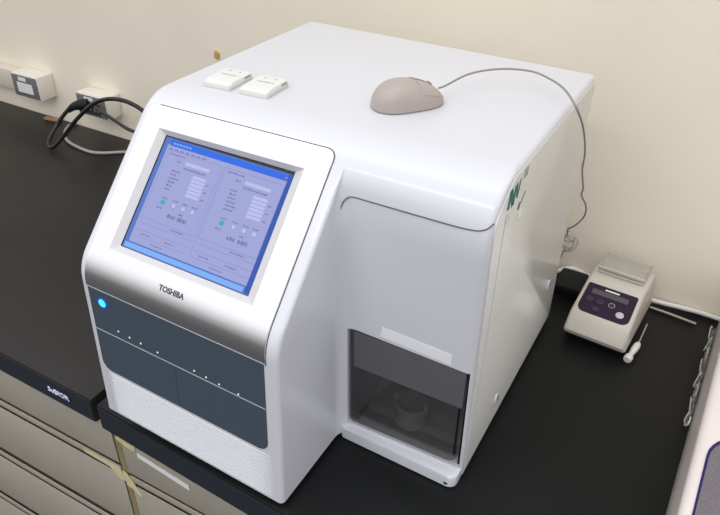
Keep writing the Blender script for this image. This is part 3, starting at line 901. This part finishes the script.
# clear lid on the rear deck
b = bmesh.new()
for x0_, x1_, y0_, y1_, z0_, z1_ in ((-.040, .040, .6235, .6255, .067, .079), (-.040, .040, .676, .678, .0665, .079), (-.040, -.038, .6255, .676, .067, .079), (.038, .040, .6255, .676, .067, .079), (-.0405, .0405, .623, .6785, .079, .081)):
    box_bm(.5955 + x0_, .5955 + x1_, y0_, y1_, z0_, z1_, .0005, 1, b)
lid = mp('clear_lid', b, M['clear'], mx); tag(lid, 'clear plastic lid')
b = bmesh.new()
box_bm(.5955 - .0405, .5955 + .0405, .6215, .6245, .0765, .0805, .0008, bm=b)
box_bm(.5955 - .040, .5955 + .040, .6215, .6235, .0690, .0712, .0006, bm=b)
mp('lid_rail', b, M['mixer'], lid)
mp('tube_block', box_bm(.5955 - .034, .5955 + .034, .632, .670, .0655, .0715, .002), M['mixer'])
tag(mx, 'small pale bench mixer with dark purple keypad and clear lid', 'lab mixer')

# white handled screwdriver leaning at the mixer's right front corner
e = empty('screwdriver', (.6485, .503, ZB))
p0 = Vector((0, 0, .0075)); p1 = Vector((.0090, .046, .0145)); p2 = Vector((.0120, .092, .0250))
def along(pa_, pb_, prof_, seg=16):
    d_ = (pb_ - pa_); q = d_.to_track_quat('Z', 'Y').to_matrix().to_4x4()
    L_ = d_.length
    return lathe_bm([(r, t * L_) for r, t in prof_], seg, mtx=Matrix.Translation(pa_) @ q)
obj('handle', along(p0, p1, [(0, 0), (.0062, .01), (.0072, .08), (.0072, .20), (.0045, .30), (.0046, .40), (.0060, .60), (.0060, .82), (.0045, .95), (.0030, 1), (0, 1)]), M['whitecord'], e, 45)
obj('shaft', along(p1 - (p1 - p0) * .03, p2, [(0, 0), (.0013, 0), (.0013, .96), (.0008, 1), (0, 1)], 10), M['steel'], e, 45)
tag(e, 'small white handled screwdriver resting against the mixer right front corner', 'screwdriver')

# black power adapter behind the mixer, next to the analyzer
e = empty('power_adapter', (.510, .668, ZB))
obj('adapter_body', box_bm(-.026, .026, -.034, .030, 0, .024, .005), M['black'], e)
tag(e, 'black power adapter between the analyzer rear corner and the mixer', 'adapter')

# cords along the wall at the right
b = tube_bm(catmull([(.467, .692, ZB + .006), (.500, .708, ZB + .018), (.545, .706, ZB + .010), (.60, .704, ZB + .006), (.647, .6985, ZB + .006), (.68, .700, ZB + .006), (.7033, .702, ZB + .006), (.735, .704, ZB + .006), (.755, .703, ZB + .006), (.80, .70, ZB + .006)], 7), .0045, 10)
tag(obj('white_cord', b, M['whitecord'], smooth=60), 'thick white cord running along the wall right of the mixer', 'cord')
b = tube_bm(catmull([(.655, .6790, ZB + .003), (.6836, .677, ZB + .003), (.7136, .673, ZB + .003), (.736, .670, ZB + .003)], 6), .0022, 8)
tag(obj('beige_stick', b, pmat('beige_stick', (.46, .40, .31), .6), smooth=60), 'thin beige stick lying on the worktop in front of the white cord', 'stick')

# ------------------------------------------------------------------ device at the right edge
dv = empty('thermal_device', (.92, .36, ZB))
def dp(nm, b, m, par=dv, sm=35):
    bmesh.ops.transform(b, matrix=Matrix.Translation(-Vector(dv.location)), verts=b.verts[:]); return obj(nm, b, m, par, sm)
DZ = .104
b = bmesh.new()
foot_ = round_poly([(.752, .06, .03), (1.10, .06, .03), (1.10, .700, .02), (.7705, .700, .02)], 8)
cen = Vector((.925, .38))
rg = []
for z, ins in ((ZB + .002, .001), (ZB + .004, 0), (.03, .0005), (.070, .0025)) + tuple((.092 + .012 * math.sin(PI / 2 * k / 8), .003 + .012 * (1 - math.cos(PI / 2 * k / 8))) for k in range(9)):
    R0 = []
    for p in foot_:
        x = p.x + (ins if p.x < cen.x else -ins); y = p.y + (ins if p.y < cen.y else -ins)
        R0.append(b.verts.new((x, y, z)))
    rg.append(R0)
n = len(foot_)
for A, B in zip(rg, rg[1:]):
    for k in range(n): b.faces.new((A[k], A[(k + 1) % n], B[(k + 1) % n], B[k]))
b.faces.new(rg[0]); b.faces.new(rg[-1])
dp('shell', b, M['device'])
fd_ = lambda u, v, w: (u, v, DZ + w)
tr_ = round_poly([(.7690, .09, .01), (1.06, .09, .01), (1.06, .290, .03), (.7755, .284, .055)], 8)
dp('panel_border', prism_bm(tr_, .0002, .0016, fd_, bev=.0006), M['devpurple'])
tr2 = round_poly([(.7715, .094, .008), (1.056, .094, .008), (1.056, .284, .028), (.7783, .278, .053)], 8)
tag(dp('keypad', prism_bm(tr2, .0016, .0024, fd_), M['devgrey']), 'speckled dark grey control area')
tag(dv, 'pinkish white device at the right edge of the picture with purple edged grey panel', 'device')
# crumpled clear film strip lying along its left side
b = bmesh.new()
rr = random.Random(11)
def face_x(y): return .752 + (y - .06) * .0289
pth = catmull([Vector((0, .650 - .017 * k, ZB + .012 + .016 * abs(math.sin(k * 1.35)) * (1 - k / 22))) for k in range(16)], 5)
rw = []
for i, p in enumerate(pth):
    wv = .0045 + .0025 * math.sin(i * .9)
    rw.append([b.verts.new((face_x(p.y) - .0050 - .0040 * math.sin(i * .7 + q), p.y, max(ZB + .0003, p.z + (q - 1.5) * wv))) for q in range(4)])
for A, B in zip(rw, rw[1:]):
    for q in range(3): b.faces.new((A[q], A[q + 1], B[q + 1], B[q]))
bmesh.ops.solidify(b, geom=b.faces[:], thickness=.0005)
zmin = min(v.co.z for v in b.verts)
bmesh.ops.translate(b, verts=b.verts[:], vec=(0, 0, ZB - zmin))
glint_path = []
for i in range(60):
    t = i / 59
    y = .648 - .250 * t
    glint_path.append(Vector((face_x(y) - .0075 - .0030 * math.sin(i * .55), y, ZB + .020 + .009 * math.sin(i * .8))))
for k in range(1, 9): glint_path.append(Vector((face_x(.398) - .0075 + .004 * (1 - math.cos(PI * k / 8)) * .5, .398 - .010 * math.sin(PI * k / 8), ZB + .010 + .018 * k / 8)))
tube_bm(glint_path, .0011, 6, b, mat=1)  # added whitish tube imitating the white glints along the film
tag(obj('plastic_film', b, [M['film'], M['filmglint']], smooth=50), 'crumpled clear plastic film strip along the left side of the pinkish device', 'plastic film')

# ------------------------------------------------------------------ light
def area(name, loc, size, power, col, rot=(0, 0, 0), sy=None):
    l = bpy.data.lights.new(name, 'AREA'); l.energy = power; l.color = col
    l.shape = 'RECTANGLE'; l.size = size; l.size_y = sy or size
    o = bpy.data.objects.new(name, l); COL.objects.link(o); o.location = loc
    o.rotation_euler = rot; return o
area('ceiling_lamp', (-.15, .10, 1.72), 2.2, 3.2, (.97, .98, 1.0), sy=.3)
area('ceiling_lamp', (.50, -1.00, 1.72), 1.8, 9, (.97, .98, 1.0), sy=.3)
# the rest of the room as ambient light: bright ceiling, dimmer walls
W_ = bpy.data.worlds.new('room_light'); SC.world = W_; W_.use_nodes = True
nt = W_.node_tree; bg = nt.nodes['Background']
tc = nt.nodes.new('ShaderNodeTexCoord'); sx = nt.nodes.new('ShaderNodeSeparateXYZ'); cr = nt.nodes.new('ShaderNodeValToRGB')
nt.links.new(tc.outputs['Generated'], sx.inputs[0]); nt.links.new(sx.outputs['Z'], cr.inputs['Fac']); nt.links.new(cr.outputs['Color'], bg.inputs['Color'])
el = cr.color_ramp.elements
el[0].position = 0.; el[0].color = (.32, .31, .30, 1)
el[1].position = .75; el[1].color = (.98, .98, 1.0, 1)
e2 = el.new(.18); e2.color = (.66, .655, .65, 1)
e3 = el.new(.42); e3.color = (.96, .96, .98, 1)
bg.inputs['Strength'].default_value = 1.08
SC.view_settings.view_transform = 'Standard'; SC.view_settings.look = 'None'
SC.view_settings.gamma = 1; SC.view_settings.use_curve_mapping = False
SC.view_settings.exposure = 0.25
